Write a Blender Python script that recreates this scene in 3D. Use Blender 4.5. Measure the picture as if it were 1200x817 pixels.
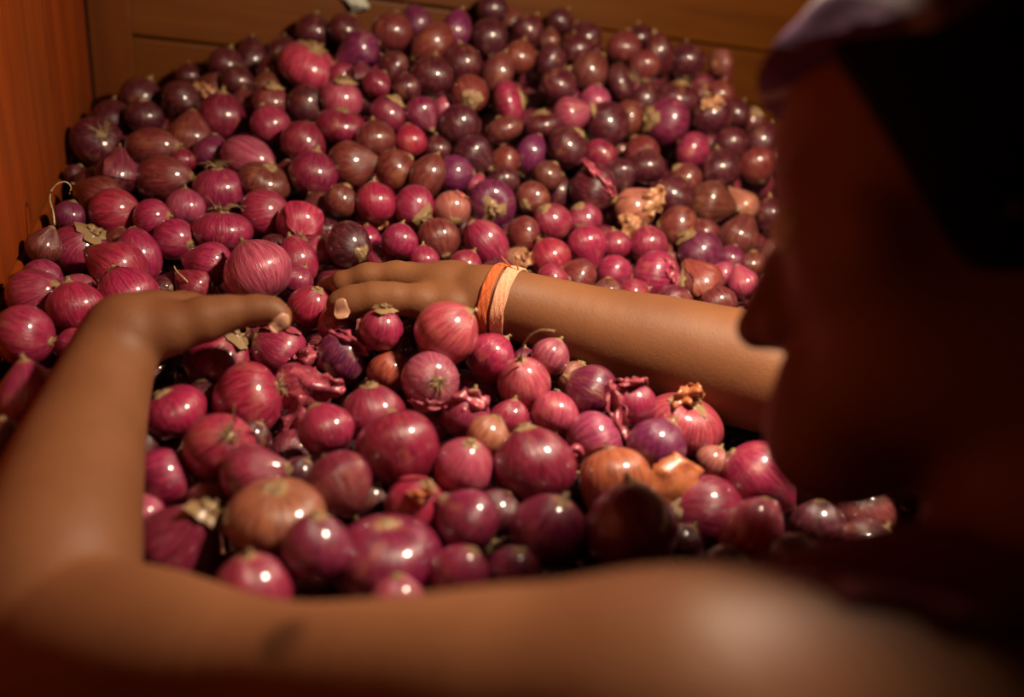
import bpy, math, random
import numpy as np
from mathutils import Vector, Matrix

random.seed(7); RNG = np.random.default_rng(7)
for o in list(bpy.data.objects): bpy.data.objects.remove(o)
SC = bpy.context.scene
COL = SC.collection

# ------------------------------------------------------------------ camera
F = 950.0                       # focal length in pixels of the 1200 px frame (28.5 mm)
YAW, PITCH, ROLL = 21.5, 30.0, 11.1
CAM = np.array([0., 0., 1.])
def cam_axes(yaw, pitch, roll):
    y, p, r = map(math.radians, (yaw, pitch, roll))
    f = np.array([math.sin(y)*math.cos(p), math.cos(y)*math.cos(p), -math.sin(p)])
    rt = np.array([math.cos(y), -math.sin(y), 0.]); up = np.cross(rt, f)
    return np.array([math.cos(r)*rt+math.sin(r)*up, -math.sin(r)*rt+math.cos(r)*up, f])
M = cam_axes(YAW, PITCH, ROLL)
cd = bpy.data.cameras.new('camera'); cam = bpy.data.objects.new('camera', cd); COL.objects.link(cam)
cd.sensor_width = 36; cd.lens = F/1200*36; cd.clip_start = 0.02
mw = Matrix(((M[0][0], M[1][0], -M[2][0], CAM[0]), (M[0][1], M[1][1], -M[2][1], CAM[1]), (M[0][2], M[1][2], -M[2][2], CAM[2]), (0, 0, 0, 1)))
cam.matrix_world = mw
cd.dof.use_dof = True; cd.dof.focus_distance = 0.70; cd.dof.aperture_fstop = 2.1
SC.camera = cam

# ------------------------------------------------------------------ light and exposure
w = bpy.data.worlds.new('world'); SC.world = w; w.use_nodes = True
bg = w.node_tree.nodes['Background']; bg.inputs[0].default_value = (1, .72, .5, 1); bg.inputs[1].default_value = 0.004
def C2W(x, y, z): return CAM + M.T @ np.array([x, y, z])          # camera metres -> world
def P(px, py, d): return C2W((px-600)/F*d, -(py-408.5)/F*d, d)   # pixel and depth -> world
def proj(p):
    c = (np.atleast_2d(p)-CAM) @ M.T
    return np.stack([600+F*c[:, 0]/c[:, 2], 408.5-F*c[:, 1]/c[:, 2], c[:, 2]], 1)
LAMP = C2W(.28, .39, .365)
ld = bpy.data.lights.new('bulb_light', 'POINT'); lo = bpy.data.objects.new('bulb_light', ld); COL.objects.link(lo)
lo.location = LAMP; ld.energy = 32; ld.color = (1, .80, .58); ld.shadow_soft_size = 0.03
SC.view_settings.view_transform = 'Standard'; SC.view_settings.look = 'None'
SC.view_settings.gamma = 1; SC.view_settings.use_curve_mapping = False
SC.view_settings.exposure = 0.0

# ------------------------------------------------------------------ helpers
def tag(o, label=None, cat=None, group=None, kind=None):
    if label: o['label'] = label
    if cat: o['category'] = cat
    if group: o['group'] = group
    if kind: o['kind'] = kind
    return o
def mesh_of(name, v, f, smooth=True, uv=None, mat=None):
    me = bpy.data.meshes.new(name)
    me.from_pydata([tuple(map(float, p)) for p in v], [], [tuple(map(int, q)) for q in f]); me.update()
    if smooth: me.polygons.foreach_set('use_smooth', [True]*len(me.polygons))
    if uv is not None:
        l = me.uv_layers.new(name='UVMap'); idx = np.empty(len(me.loops), int); me.loops.foreach_get('vertex_index', idx)
        l.data.foreach_set('uv', np.asarray(uv, np.float32)[idx].ravel())
    if mat: me.materials.append(mat)
    return me
def link(name, me, parent=None, loc=None):
    o = bpy.data.objects.new(name, me); COL.objects.link(o)
    if parent is not None: o.parent = parent
    if loc is not None: o.location = [float(q) for q in loc]
    return o
def world_child(name, me, parent):
    """child whose mesh is in world coordinates"""
    o = link(name, me, parent); o.matrix_parent_inverse = parent.matrix_basis.inverted(); return o
def tube(pts, r, seg=6, taper=None):
    pts = np.array(pts, float); n = len(pts); V = []; Fc = []
    for i in range(n):
        t = pts[min(i+1, n-1)]-pts[max(i-1, 0)]; t /= np.linalg.norm(t)+1e-9
        a = np.cross(t, [0.31, 0.17, .93]); a /= np.linalg.norm(a)+1e-9; b = np.cross(t, a)
        rr = r if taper is None else r*(1-(1-taper)*i/(n-1))
        for k in range(seg):
            q = 2*math.pi*k/seg; V.append(pts[i]+rr*(math.cos(q)*a+math.sin(q)*b))
    for i in range(n-1):
        for k in range(seg):
            Fc.append((i*seg+k, i*seg+(k+1) % seg, (i+1)*seg+(k+1) % seg, (i+1)*seg+k))
    Fc.append(tuple(range(seg))[::-1]); Fc.append(tuple(range((n-1)*seg, n*seg)))
    return V, Fc
def spline(pts, n):
    pts = np.array(pts, float); m = len(pts); out = []
    for s in np.linspace(0, m-1, n):
        i = min(int(s), m-2); t = s-i
        p0, p1, p2, p3 = pts[max(i-1, 0)], pts[i], pts[i+1], pts[min(i+2, m-1)]
        out.append(.5*((2*p1)+(p2-p0)*t+(2*p0-5*p1+4*p2-p3)*t*t+(3*p1-p0-3*p2+p3)*t**3))
    return np.array(out)
class NB:
    """node tree shorthand"""
    def __init__(s, name):
        s.m = bpy.data.materials.new(name); s.m.use_nodes = True; s.t = s.m.node_tree
        s.b = s.t.nodes['Principled BSDF']
    def n(s, typ, ins=None, **kw):
        x = s.t.nodes.new(typ)
        for k, v in kw.items(): setattr(x, k, v)
        for k, v in (ins or {}).items(): s.put(x.inputs[k], v)
        return x
    def put(s, inp, v):
        if hasattr(v, 'is_output'): s.t.links.new(v, inp)
        else: inp.default_value = v
    def math(s, op, a, b=0., c=0., clamp=False):
        x = s.n('ShaderNodeMath', {0: a, 1: b, 2: c}, operation=op); x.use_clamp = clamp; return x.outputs[0]
    def mix(s, f, a, b, blend='MIX'):
        x = s.n('ShaderNodeMix', data_type='RGBA', blend_type=blend)
        s.put(x.inputs[0], f); s.put(x.inputs[6], a); s.put(x.inputs[7], b); return x.outputs[2]
    def ramp(s, f, lo, hi):
        x = s.n('ShaderNodeMapRange', {0: f, 1: lo, 2: hi}); return x.outputs[0]
    def noise(s, vec, scale, detail=3, rough=.5):
        x = s.n('ShaderNodeTexNoise', {'Vector': vec, 'Scale': scale, 'Detail': detail, 'Roughness': rough}); return x.outputs[0]
    def out(s, **kw):
        for k, v in kw.items(): s.put(s.b.inputs[k.replace('_', ' ')], v)
        return s.m
    def bump(s, h, strength, dist=.001):
        return s.n('ShaderNodeBump', {'Strength': strength, 'Distance': dist, 'Height': h}).outputs[0]

# ------------------------------------------------------------------ materials
def onion_mat(name, island=False):
    k = NB(name)
    uv = k.n('ShaderNodeUVMap').outputs[0]; sx = k.n('ShaderNodeSeparateXYZ', {0: uv})
    u, v = sx.outputs[0], sx.outputs[1]
    if island:
        rnd = k.n('ShaderNodeNewGeometry').outputs['Random Per Island']
        cr = k.n('ShaderNodeValToRGB', {0: rnd}); e = cr.color_ramp.elements
        e[0].position = 0; e[0].color = (.07, .008, .017, 1); e[1].position = 1; e[1].color = (.25, .07, .045, 1)
        for p, c in ((.3, (.16, .016, .035, 1)), (.6, (.24, .026, .05, 1)), (.8, (.10, .010, .03, 1))):
            q = e.new(p); q.color = c
        base = cr.outputs[0]
    else:
        oi = k.n('ShaderNodeObjectInfo'); rnd = oi.outputs['Random']; base = oi.outputs['Color']
    a = k.math('MULTIPLY', u, 2*math.pi); off = k.math('MULTIPLY', rnd, 37.)
    ca = k.math('ADD', k.math('COSINE', a), off); sa = k.math('SINE', a)
    vec = k.n('ShaderNodeCombineXYZ', {0: ca, 1: sa, 2: k.math('MULTIPLY', v, .35)}).outputs[0]
    vec2 = k.n('ShaderNodeCombineXYZ', {0: ca, 1: sa, 2: k.math('MULTIPLY', v, 2.2)}).outputs[0]
    st = k.noise(vec, 9., 2, .6)          # broad meridian streaks
    fine = k.noise(vec, 26., 2, .6)       # fine veins
    pat = k.noise(vec2, 1.6, 4, .6)       # patches where the outer skin is thin or gone
    pap = k.noise(vec2, 5., 5, .65)
    dark = k.mix(1., base, (.55, .42, .50, 1), 'MULTIPLY')
    c = k.mix(k.ramp(st, .40, .62), dark, base)
    light = k.mix(.36, base, (.62, .17, .21, 1))
    c = k.mix(k.math('MULTIPLY', k.ramp(fine, .52, .68), .6), c, light)  # paler veins, strengthened to paint a silky pink sheen into the colour
    tan = (.42, .17, .075, 1)
    c = k.mix(k.math('MULTIPLY', k.ramp(pat, .56, .68), .5), c, k.mix(.55, base, tan))
    # towards neck (v=1) and root plate (v=0) the skin turns pale and dry
    en = k.math('ADD', k.ramp(v, .86, .985), k.math('MULTIPLY', k.math('SUBTRACT', fine, .5), 1.2))
    er = k.math('ADD', k.ramp(v, .10, .012), k.math('MULTIPLY', k.math('SUBTRACT', fine, .5), 1.2))
    e2 = k.math('MAXIMUM', k.ramp(en, .35, .9), k.ramp(er, .45, .95))
    c = k.mix(k.math('MULTIPLY', e2, .85), c, (.48, .26, .11, 1))
    h = k.math('ADD', k.math('MULTIPLY', fine, 1.3), k.math('MULTIPLY', pap, .6))
    h = k.math('ADD', h, k.math('MULTIPLY', st, .8))
    rough = k.math('ADD', .32, k.math('MULTIPLY', k.ramp(pap, .4, .75), .2))
    return k.out(Base_Color=c, Roughness=rough, Specular_IOR_Level=.5, Normal=k.bump(h, .45, .0012), Coat_Weight=.85, Coat_Roughness=.12, Sheen_Weight=0.)
MAT_ONION = onion_mat('red_onion_skin'); MAT_ONION_STUFF = onion_mat('red_onion_skin_heap', True)
def paper_mat(name, c1, c2, trans=.25):
    k = NB(name); tc = k.n('ShaderNodeTexCoord').outputs['Object']
    n1 = k.noise(tc, 120., 4, .6); n2 = k.noise(tc, 500., 3, .6)
    c = k.mix(k.ramp(n1, .35, .65), c1, c2)
    return k.out(Base_Color=c, Roughness=.34, Specular_IOR_Level=.6, Coat_Weight=.3, Coat_Roughness=.2, Normal=k.bump(k.math('ADD', n1, k.math('MULTIPLY', n2, .4)), .5, .002), Transmission_Weight=0.)
MAT_NECK = paper_mat('dry_neck', (.40, .26, .11, 1), (.22, .11, .05, 1))
MAT_ROOT = paper_mat('dry_root', (.46, .30, .14, 1), (.25, .15, .07, 1))
MAT_FLAP = paper_mat('papery_purple_skin', (.46, .085, .12, 1), (.22, .025, .05, 1))
MAT_FLAPO = paper_mat('papery_copper_skin', (.45, .15, .05, 1), (.30, .07, .035, 1))
MAT_FLAPT = paper_mat('papery_tan_skin', (.52, .28, .13, 1), (.34, .12, .06, 1))

def wood_mat(name, c1, c2, axis):
    k = NB(name); tc = k.n('ShaderNodeTexCoord').outputs['Object']
    sc = {'x': (1.2, 14, 14), 'y': (14, 1.2, 14), 'z': (14, 14, 1.2)}[axis]
    mp = k.n('ShaderNodeMapping', {0: tc, 3: sc}).outputs[0]
    g = k.noise(mp, 2.2, 5, .6); bl = k.noise(tc, 5., 4, .6); sp = k.noise(tc, 38., 4, .7); st = k.noise(mp, 1.3, 6, .75)
    c = k.mix(k.ramp(g, .35, .68), c1, c2)
    c = k.mix(k.math('MULTIPLY', k.ramp(bl, .45, .7), .5), c, (.11, .036, .003, 1))
    c = k.mix(k.math('MULTIPLY', k.ramp(st, .60, .70), .75), c, (.035, .010, .003, 1))
    c = k.mix(k.math('MULTIPLY', k.ramp(sp, .66, .74), .6), c, (.05, .035, .018, 1))
    return k.out(Base_Color=c, Roughness=k.math('ADD', .42, k.math('MULTIPLY', bl, .25)), Specular_IOR_Level=.22, Normal=k.bump(k.math('ADD', g, k.math('MULTIPLY', sp, .3)), .35, .002))
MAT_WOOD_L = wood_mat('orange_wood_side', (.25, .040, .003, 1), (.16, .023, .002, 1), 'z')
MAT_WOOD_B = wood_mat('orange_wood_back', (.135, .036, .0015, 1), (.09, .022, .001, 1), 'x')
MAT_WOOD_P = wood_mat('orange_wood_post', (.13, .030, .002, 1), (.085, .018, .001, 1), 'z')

# ------------------------------------------------------------------ the bin
XL, YB, XR, YF, ZF, ZT = -0.185, 1.20, 1.25, 0.10, 0.42, 1.45
def on_plane(px, py, axis, val):
    r = P(px, py, 1.)-CAM; return CAM + r*((val-CAM[axis])/r[axis])
def box_mesh(name, a, b, mat, bev=.0025):
    a = np.array(a, float); b = np.array(b, float); bev = min(bev, .4*min(b-a))
    import bmesh
    bm = bmesh.new(); bmesh.ops.create_cube(bm, size=1)
    for v in bm.verts: v.co = Vector([float((a[i]+b[i])/2+v.co[i]*(b[i]-a[i])) for i in range(3)])
    bmesh.ops.bevel(bm, geom=list(bm.edges), offset=bev, segments=2, profile=.6, affect='EDGES')
    me = bpy.data.meshes.new(name); bm.to_mesh(me); bm.free(); me.materials.append(mat); return me
def struct(name): 
    o = link(name, None); tag(o, kind='structure'); return o
# seams measured on the photograph
zb1 = float(np.mean([on_plane(x, y, 1, YB)[2] for x, y in ((170, 42), (262, 57))]))
zb2 = float(np.mean([on_plane(x, y, 1, YB)[2] for x, y in ((500, 7), (700, 35), (940, 67))]))
xp0 = float(on_plane(124, 100, 1, YB)[0]); xp1 = float(on_plane(156, 60, 1, YB-.012)[0])
zl = float(np.mean([on_plane(x, y, 0, XL)[2] for x, y in ((110, 130), (42, 268))]))
XC = XL
wb = struct('wall_back'); wb['label'] = 'orange-brown wooden planks closing the back of the bin'
zs = [ZF, zb1-.19, zb1, zb2, zb2+.155, zb2+.31] if zb2 > zb1+.03 else [ZF, zb1-.2, zb1, zb1+.16, zb1+.33]
if not zb2 > zb1+.03:
    pass
for i in range(len(zs)-1):
    world_child('plank', box_mesh('plank', (XL+.001, YB+RNG.uniform(0, .003), zs[i]+.0018), (XR, YB+.022, zs[i+1]-.0018), MAT_WOOD_B, .003), wb)
world_child('post', box_mesh('post', (XL+.002, YB-.012, ZF), (xp1, YB-.001, zs[-1]), MAT_WOOD_P, .003), wb)
world_child('backing_board', box_mesh('backing_board', (XL, YB+.024, ZF), (XR, YB+.034, zs[-1]), MAT_WOOD_P, .001), wb)
wl = struct('wall_left'); wl['label'] = 'orange painted wooden side board of the bin'
world_child('plank', box_mesh('plank', (XL-.022, YF, zl+.0012), (XL-.001, YB-.006, zs[-1]), MAT_WOOD_L, .003), wl)
world_child('plank', box_mesh('plank', (XL-.022, YF, zl-.24), (XL+.002, YB-.006, zl-.0012), MAT_WOOD_L, .004), wl)
world_child('plank', box_mesh('plank', (XL-.022, YF, ZF), (XL, YB-.006, zl-.243), MAT_WOOD_L, .004), wl)
wr = struct('wall_right'); world_child('plank', box_mesh('plank', (XR, YF, ZF), (XR+.022, YB, zs[-1]), MAT_WOOD_L, .003), wr)
wf = struct('wall_front'); world_child('plank', box_mesh('plank', (XL, YF-.02, ZF), (XR, YF, .60), MAT_WOOD_B, .003), wf)
fl = struct('floor'); world_child('bed_board', box_mesh('bed_board', (XL-.02, YF-.02, ZF-.03), (XR+.02, YB+.03, ZF), MAT_WOOD_B, .003), fl)
gk = NB('ground_concrete'); tcg = gk.n('ShaderNodeTexCoord').outputs['Object']
gk.out(Base_Color=gk.mix(gk.noise(tcg, 6., 5), (.10, .08, .065, 1), (.16, .13, .10, 1)), Roughness=.85)
gr = link('ground', box_mesh('ground', (-2, -2, -.05), (2.5, 2.2, -.002), gk.m, .001)); tag(gr, kind='structure')

# ------------------------------------------------------------------ body as a smooth distance field
PR = []      # (A, B, ra, rb, blend)
def cap(a, b, ra, rb, k=.01): PR.append((np.array(a, float), np.array(b, float), ra, rb, k))
def chain(pts, k=.01):
    q = [(P(x, y, d), r*d/F) for x, y, d, r in pts]
    for (a, ra), (b, rb) in zip(q[:-1], q[1:]): cap(a, b, ra, rb, k)
def sd_cone(p, a, b, ra, rb):
    ba = b-a; l2 = float(ba@ba)+1e-12; pa = p-a
    h = np.clip((pa@ba)/l2, 0, 1)
    return np.sqrt(((pa-h[..., None]*ba)**2).sum(-1)+1e-14)-(ra+(rb-ra)*h)
# right arm (its elbow lies behind the head) and right hand
SL = C2W(.062, -.133, .27); SR = C2W(.405, -.12, .39); NBASE = C2W(.235, -.108, .315)
ELR = P(985, 462, .632)
cap(SR, ELR, .052, .043, .02)
RIGHT_FOREARM = [(985, 462, 0.632, 64), (900, 440, 0.652, 65), (850, 427, 0.664, 64), (780, 408, 0.674, 58), (720, 394, 0.679, 52), (640, 368, 0.681, 41), (588, 353, 0.677, 36), (560, 350, 0.677, 35)]
W = (572, 350, 0.679)
chain([(572, 352, 0.679, 35), (520, 340, 0.682, 27), (466, 325, 0.690, 17)], .012)
chain([(572, 350, 0.682, 33), (530, 335, 0.702, 26), (478, 324, 0.712, 17)], .012)
chain([(572, 352, 0.687, 32), (535, 342, 0.722, 26), (492, 331, 0.737, 16)], .012)
chain([(572, 356, 0.690, 31), (545, 350, 0.734, 24), (512, 342, 0.757, 15)], .012)
chain([(466, 323, 0.690, 16.5), (430, 324, 0.688, 14.5), (402, 332, 0.690, 14)], .007)
chain([(402, 332, .690, 14), (386, 337, .716, 12.5), (376, 344, .738, 11)], .004)
chain([(478, 324, 0.712, 16), (420, 333, 0.722, 14), (392, 350, 0.734, 12.5), (384, 368, 0.737, 11)], .004)
chain([(492, 331, 0.737, 15), (438, 345, 0.750, 13.5), (412, 362, 0.757, 12), (404, 376, 0.757, 10)], .004)
chain([(512, 342, 0.757, 14), (468, 355, 0.767, 12), (446, 368, 0.772, 11), (438, 380, 0.772, 9)], .004)
chain([(565, 360, 0.672, 27), (530, 360, 0.664, 23), (490, 353, 0.659, 18.5), (460, 350, 0.656, 17.5), (437, 350, 0.654, 18), (412, 354, 0.653, 17.5), (398, 357, 0.652, 16)], .008)
# left arm and hand
ELL = P(58, 752, .40)
def limb(pts, n, k=.006):
    q = spline([np.append(p_, r_) for p_, r_ in pts], n)
    for a, b in zip(q[:-1], q[1:]): cap(a[:3], b[:3], a[3], b[3], k)
def px_r(x, y, d, r): return (P(x, y, d), r*d/F)
limb([(SL, .052), (SL*.80+ELL*.20, .046), (SL*.62+ELL*.38, .0360), (SL*.42+ELL*.58, .0300), (SL*.2+ELL*.8, .0385), (ELL*.94+SL*.06, .039)], 22)
limb([px_r(*q_) for q_ in RIGHT_FOREARM], 28)
limb([px_r(58, 752, .40, 90), px_r(63, 670, .42, 91), px_r(83, 570, .47, 75), px_r(103, 500, .51, 60), px_r(124, 440, .545, 48), px_r(140, 400, .56, 41), px_r(152, 388, .563, 37)], 24)
chain([(150, 388, .563, 34), (188, 370, .58, 25), (222, 358, .60, 16)], .012)
chain([(150, 388, .566, 33), (182, 370, .60, 25), (214, 357, .625, 16)], .012)
chain([(150, 388, .568, 33), (176, 372, .615, 25), (204, 358, .648, 15)], .012)
chain([(150, 390, .57, 32), (170, 378, .63, 23), (190, 364, .668, 14)], .012)
chain([(222, 358, .60, 15), (262, 364, .635, 14), (285, 368, .66, 13), (296, 374, .68, 11)], .004)
chain([(214, 357, .625, 15), (250, 366, .668, 14), (272, 376, .69, 12), (282, 386, .70, 10.5)], .004)
chain([(204, 358, .648, 14.5), (238, 372, .69, 13), (258, 384, .71, 11.5), (266, 394, .715, 10)], .004)
chain([(190, 364, .668, 13.5), (216, 380, .70, 12), (232, 392, .715, 11), (238, 400, .72, 9.5)], .004)
chain([(160, 396, .562, 32), (198, 386, .567, 28), (240, 374, .575, 25), (268, 367, .58, 19), (300, 363, .585, 15.5), (318, 364, .588, 16)], .008)
chain([(318, 364, .588, 15.5), (328, 371, .589, 13), (331, 379, .589, 9.5)], .004)
# torso, shoulders, neck
cap(SL, NBASE, .050, .046, .03); cap(NBASE, SR, .046, .052, .03)
back = np.array([.02, -.87, -.30]); back /= np.linalg.norm(back)
MIDS = (SL+SR)/2 + np.array([0, -.02, -.05])
sidev = (SR-SL)/np.linalg.norm(SR-SL)
HIP = MIDS + np.array([.0, -.42, -.20])
for s in (-1, 1):
    cap(MIDS+sidev*s*.085, MIDS*.5+HIP*.5+sidev*s*.06, .085, .085, .04)
    cap(MIDS*.5+HIP*.5+sidev*s*.06, HIP+sidev*s*.07, .085, .095, .04)
cap(NBASE+np.array([0, 0, -.02]), MIDS*.6+HIP*.4, .06, .08, .04)
# head in profile, face turned away to the heap
def unit(v): return v/np.linalg.norm(v)
FW = unit(M.T @ np.array([-.88, -.12, .46])); UP = M.T @ np.array([.10, .98, .12]); UP = unit(UP-FW*(UP@FW)); SD = np.cross(FW, UP)
HC = P(1142, 218, .365)
def H(f, u, s=0.): return HC+FW*f+UP*u+SD*s
ELLS = []    # ellipsoids in the head frame (centre, radii)
def ell(f, u, s, rf, ru, rs, k=.012): ELLS.append((H(f, u, s), rf, ru, rs, k))
ell(.000, .018, 0, .085, .085, .070, .01)       # cranium
ell(.030, -.042, 0, .050, .072, .056, .025)     # face
ell(.068, -.108, 0, .034, .032, .034, .02)      # chin and jaw
ell(.010, -.088, .030, .055, .026, .020, .02); ell(.010, -.088, -.030, .055, .026, .020, .02)
cap(H(.079, -.010), H(.100, -.052), .007, .011, .010)   # nose
cap(H(.090, -.054, .010), H(.090, -.054, -.010), .008, .008, .006)
cap(H(.064, .004, .034), H(.064, .004, -.034), .012, .012, .012)   # brow
cap(H(.080, -.078, .014), H(.080, -.078, -.014), .007, .007, .006)
cap(H(.080, -.090, .013), H(.080, -.090, -.013), .008, .008, .006)
for s in (-1, 1):
    cap(H(-.012, .004, s*.064), H(-.006, -.030, s*.060), .012, .009, .006); cap(H(.055, -.032, s*.034), H(.04, -.03, s*.05), .018, .016, .015)
cap(H(-.02, -.05), NBASE, .052, .056, .025)
def body_sdf(p):
    d = None
    for a, b, ra, rb, k in PR:
        e = sd_cone(p, a, b, ra, rb)
        if d is None: d = e
        else:
            h = np.maximum(k-np.abs(d-e), 0)/k; d = np.minimum(d, e)-h*h*k*.25
    for c, rf, ru, rs, k in ELLS:
        q = p-c; e = ell_sd(q, rf, ru, rs)
        h = np.maximum(k-np.abs(d-e), 0)/k; d = np.minimum(d, e)-h*h*k*.25
    return d
def ell_sd(q, rf, ru, rs):
    x, y, z = (q@FW)/rf, (q@UP)/ru, (q@SD)/rs
    k0 = np.sqrt(x*x+y*y+z*z)+1e-9; k1 = np.sqrt((x/rf)**2+(y/ru)**2+(z/rs)**2)+1e-9
    return k0*(k0-1)/k1
def grid_eval(lo, hi, h, prims=None, ells=None, extra=None):
    """smooth union on a grid, each primitive only inside its own neighbourhood"""
    lo = np.array(lo); n = np.ceil((np.array(hi)-lo)/h).astype(int)+1
    G = np.full(n, .05, np.float32); ax = [lo[i]+h*np.arange(n[i]) for i in range(3)]
    for pr in list(prims or [])+list(ells or []):
        if len(pr) == 5 and isinstance(pr[1], np.ndarray):
            a, b, ra, rb, k = pr; m = max(ra, rb)+.03+k; l, u = np.minimum(a, b)-m, np.maximum(a, b)+m
        else:
            a, rf, ru, rs, k = pr; m = max(rf, ru, rs)+.03; l, u = a-m, a+m
        i0 = np.clip(np.floor((l-lo)/h).astype(int), 0, n); i1 = np.clip(np.ceil((u-lo)/h).astype(int)+1, 0, n)
        if (i1 <= i0).any(): continue
        sl = tuple(slice(i0[i], i1[i]) for i in range(3))
        X, Y, Z = np.meshgrid(*[ax[i][sl[i]].astype(np.float32) for i in range(3)], indexing='ij')
        p = np.stack([X, Y, Z], -1)
        e = (sd_cone(p, a.astype(np.float32), b.astype(np.float32), ra, rb) if isinstance(pr[1], np.ndarray) else ell_sd(p-a.astype(np.float32), rf, ru, rs)).astype(np.float32)
        d = G[sl]; hh = np.maximum(k-np.abs(d-e), 0)/k; G[sl] = np.minimum(d, e)-hh*hh*k*.25
    return G, lo
def surface_nets(G, lo, h):
    S = G < 0; n = np.array(G.shape)
    act = np.zeros(n-1, bool); cnt = np.zeros(n-1, np.int8)
    c8 = [(i, j, k) for i in (0, 1) for j in (0, 1) for k in (0, 1)]
    for i, j, k in c8: cnt += S[i:n[0]-1+i, j:n[1]-1+j, k:n[2]-1+k]
    act = (cnt > 0) & (cnt < 8); I = np.argwhere(act); ids = np.full(n-1, -1, np.int64); ids[act] = np.arange(len(I))
    acc = np.zeros((len(I), 3)); num = np.zeros(len(I))
    for a in c8:
        for d in range(3):
            if a[d]: continue
            b = list(a); b[d] = 1
            ga = G[I[:, 0]+a[0], I[:, 1]+a[1], I[:, 2]+a[2]]; gb = G[I[:, 0]+b[0], I[:, 1]+b[1], I[:, 2]+b[2]]
            m = (ga < 0) != (gb < 0); t = np.where(m, ga/np.where(m, ga-gb, 1), 0)
            q = np.tile(np.array(a, float), (len(I), 1)); q[:, d] = t
            acc[m] += q[m]; num[m] += 1
    V = lo+h*(I+acc/num[:, None]); Q = []
    for d in range(3):
        sl0 = [slice(None)]*3; sl1 = [slice(None)]*3; sl0[d] = slice(0, -1); sl1[d] = slice(1, None)
        x = S[tuple(sl0)] != S[tuple(sl1)]; E = np.argwhere(x)
        e1, e2 = (d+1) % 3, (d+2) % 3
        E = E[(E[:, e1] > 0) & (E[:, e2] > 0) & (E[:, e1] < n[e1]-1) & (E[:, e2] < n[e2]-1)]
        def at(o1, o2):
            J = E.copy(); J[:, e1] -= o1; J[:, e2] -= o2; return ids[J[:, 0], J[:, 1], J[:, 2]]
        q = np.stack([at(1, 1), at(0, 1), at(0, 0), at(1, 0)], 1)
        inside = S[E[:, 0], E[:, 1], E[:, 2]]
        q[~inside] = q[~inside][:, ::-1]; Q.append(q)
    return V, np.concatenate(Q)
def np_mesh(name, V, Q, mat):
    me = bpy.data.meshes.new(name); me.vertices.add(len(V)); me.vertices.foreach_set('co', V.astype(np.float32).ravel())
    me.loops.add(len(Q)*4); me.loops.foreach_set('vertex_index', Q.astype(np.int32).ravel())
    me.polygons.add(len(Q)); me.polygons.foreach_set('loop_start', np.arange(0, len(Q)*4, 4, dtype=np.int32))
    me.polygons.foreach_set('loop_total', np.full(len(Q), 4, np.int32)); me.update(calc_edges=True); me.validate()
    me.polygons.foreach_set('use_smooth', [True]*len(me.polygons)); me.materials.append(mat); return me
def smooth_noise(V, s, seed):
    r = np.random.default_rng(seed); out = np.zeros(len(V))
    for _ in range(6):
        k = r.normal(size=3)*s; out += np.sin(V@k+r.uniform(0, 6.28))
    return out/6

def hit_skin(px, py):
    t = np.linspace(.12, .9, 1600); p_ = CAM+t[:, None]*(P(px, py, 1.)-CAM); return p_[int(np.argmax(body_sdf(p_) < 0))]
MOLE = hit_skin(330, 748)
k = NB('brown_skin'); tc = k.n('ShaderNodeTexCoord').outputs['Object']
n1 = k.noise(tc, 9., 3); n2 = k.noise(tc, 420., 3, .6); n3 = k.noise(tc, 60., 4, .6)
sc_ = k.mix(k.ramp(n1, .35, .65), (.205, .080, .032, 1), (.15, .054, .021, 1))
sc_ = k.mix(k.math('MULTIPLY', k.ramp(n3, .5, .75), .35), sc_, (.17, .06, .022, 1))
vd = k.n('ShaderNodeVectorMath', {0: tc, 1: tuple(float(x) for x in MOLE)}, operation='DISTANCE').outputs['Value']
sc_ = k.mix(k.math('MULTIPLY', k.ramp(k.math('ADD', vd, k.math('MULTIPLY', k.math('SUBTRACT', n3, .5), .006)), .013, .006), .75), sc_, (.05, .018, .008, 1))
MAT_SKIN = k.out(Base_Color=sc_, Roughness=.56, Specular_IOR_Level=.28, Normal=k.bump(k.math('ADD', n2, k.math('MULTIPLY', n3, 1.0)), .22, .0012), Subsurface_Weight=.06, Subsurface_Radius=(.006, .002, .001), Subsurface_Scale=1.)
k = NB('fingernail'); MAT_NAIL = k.out(Base_Color=(.48, .25, .16, 1), Roughness=.25, Coat_Weight=.3)
k = NB('black_hair'); tc = k.n('ShaderNodeTexCoord').outputs['Object']
MAT_HAIR = k.out(Base_Color=(.006, .005, .004, 1), Roughness=.8, Specular_IOR_Level=.12, Normal=k.bump(k.noise(k.n('ShaderNodeMapping', {0: tc, 3: (300, 300, 40)}).outputs[0], 1., 3), .8, .003))
k = NB('purple_scarf_cloth'); tc = k.n('ShaderNodeTexCoord').outputs['Object']
wv = k.n('ShaderNodeTexWave', {'Vector': tc, 'Scale': 12., 'Distortion': 1.5, 'Detail': 1.}).outputs[1]
MAT_SCARF = k.out(Base_Color=k.mix(k.ramp(wv, .84, .92), (.075, .008, .07, 1), (.26, .22, .24, 1)), Roughness=.85, Normal=k.bump(k.noise(tc, 900., 2), .3, .001))
k = NB('red_vest_cloth'); tc = k.n('ShaderNodeTexCoord').outputs['Object']
MAT_VEST = k.out(Base_Color=k.mix(k.noise(tc, 12., 3), (.15, .008, .010, 1), (.10, .006, .009, 1)), Roughness=.85, Normal=k.bump(k.noise(tc, 800., 2), .3, .001))
k = NB('dark_trouser_cloth'); MAT_TROU = k.out(Base_Color=(.03, .03, .035, 1), Roughness=.9)

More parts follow.
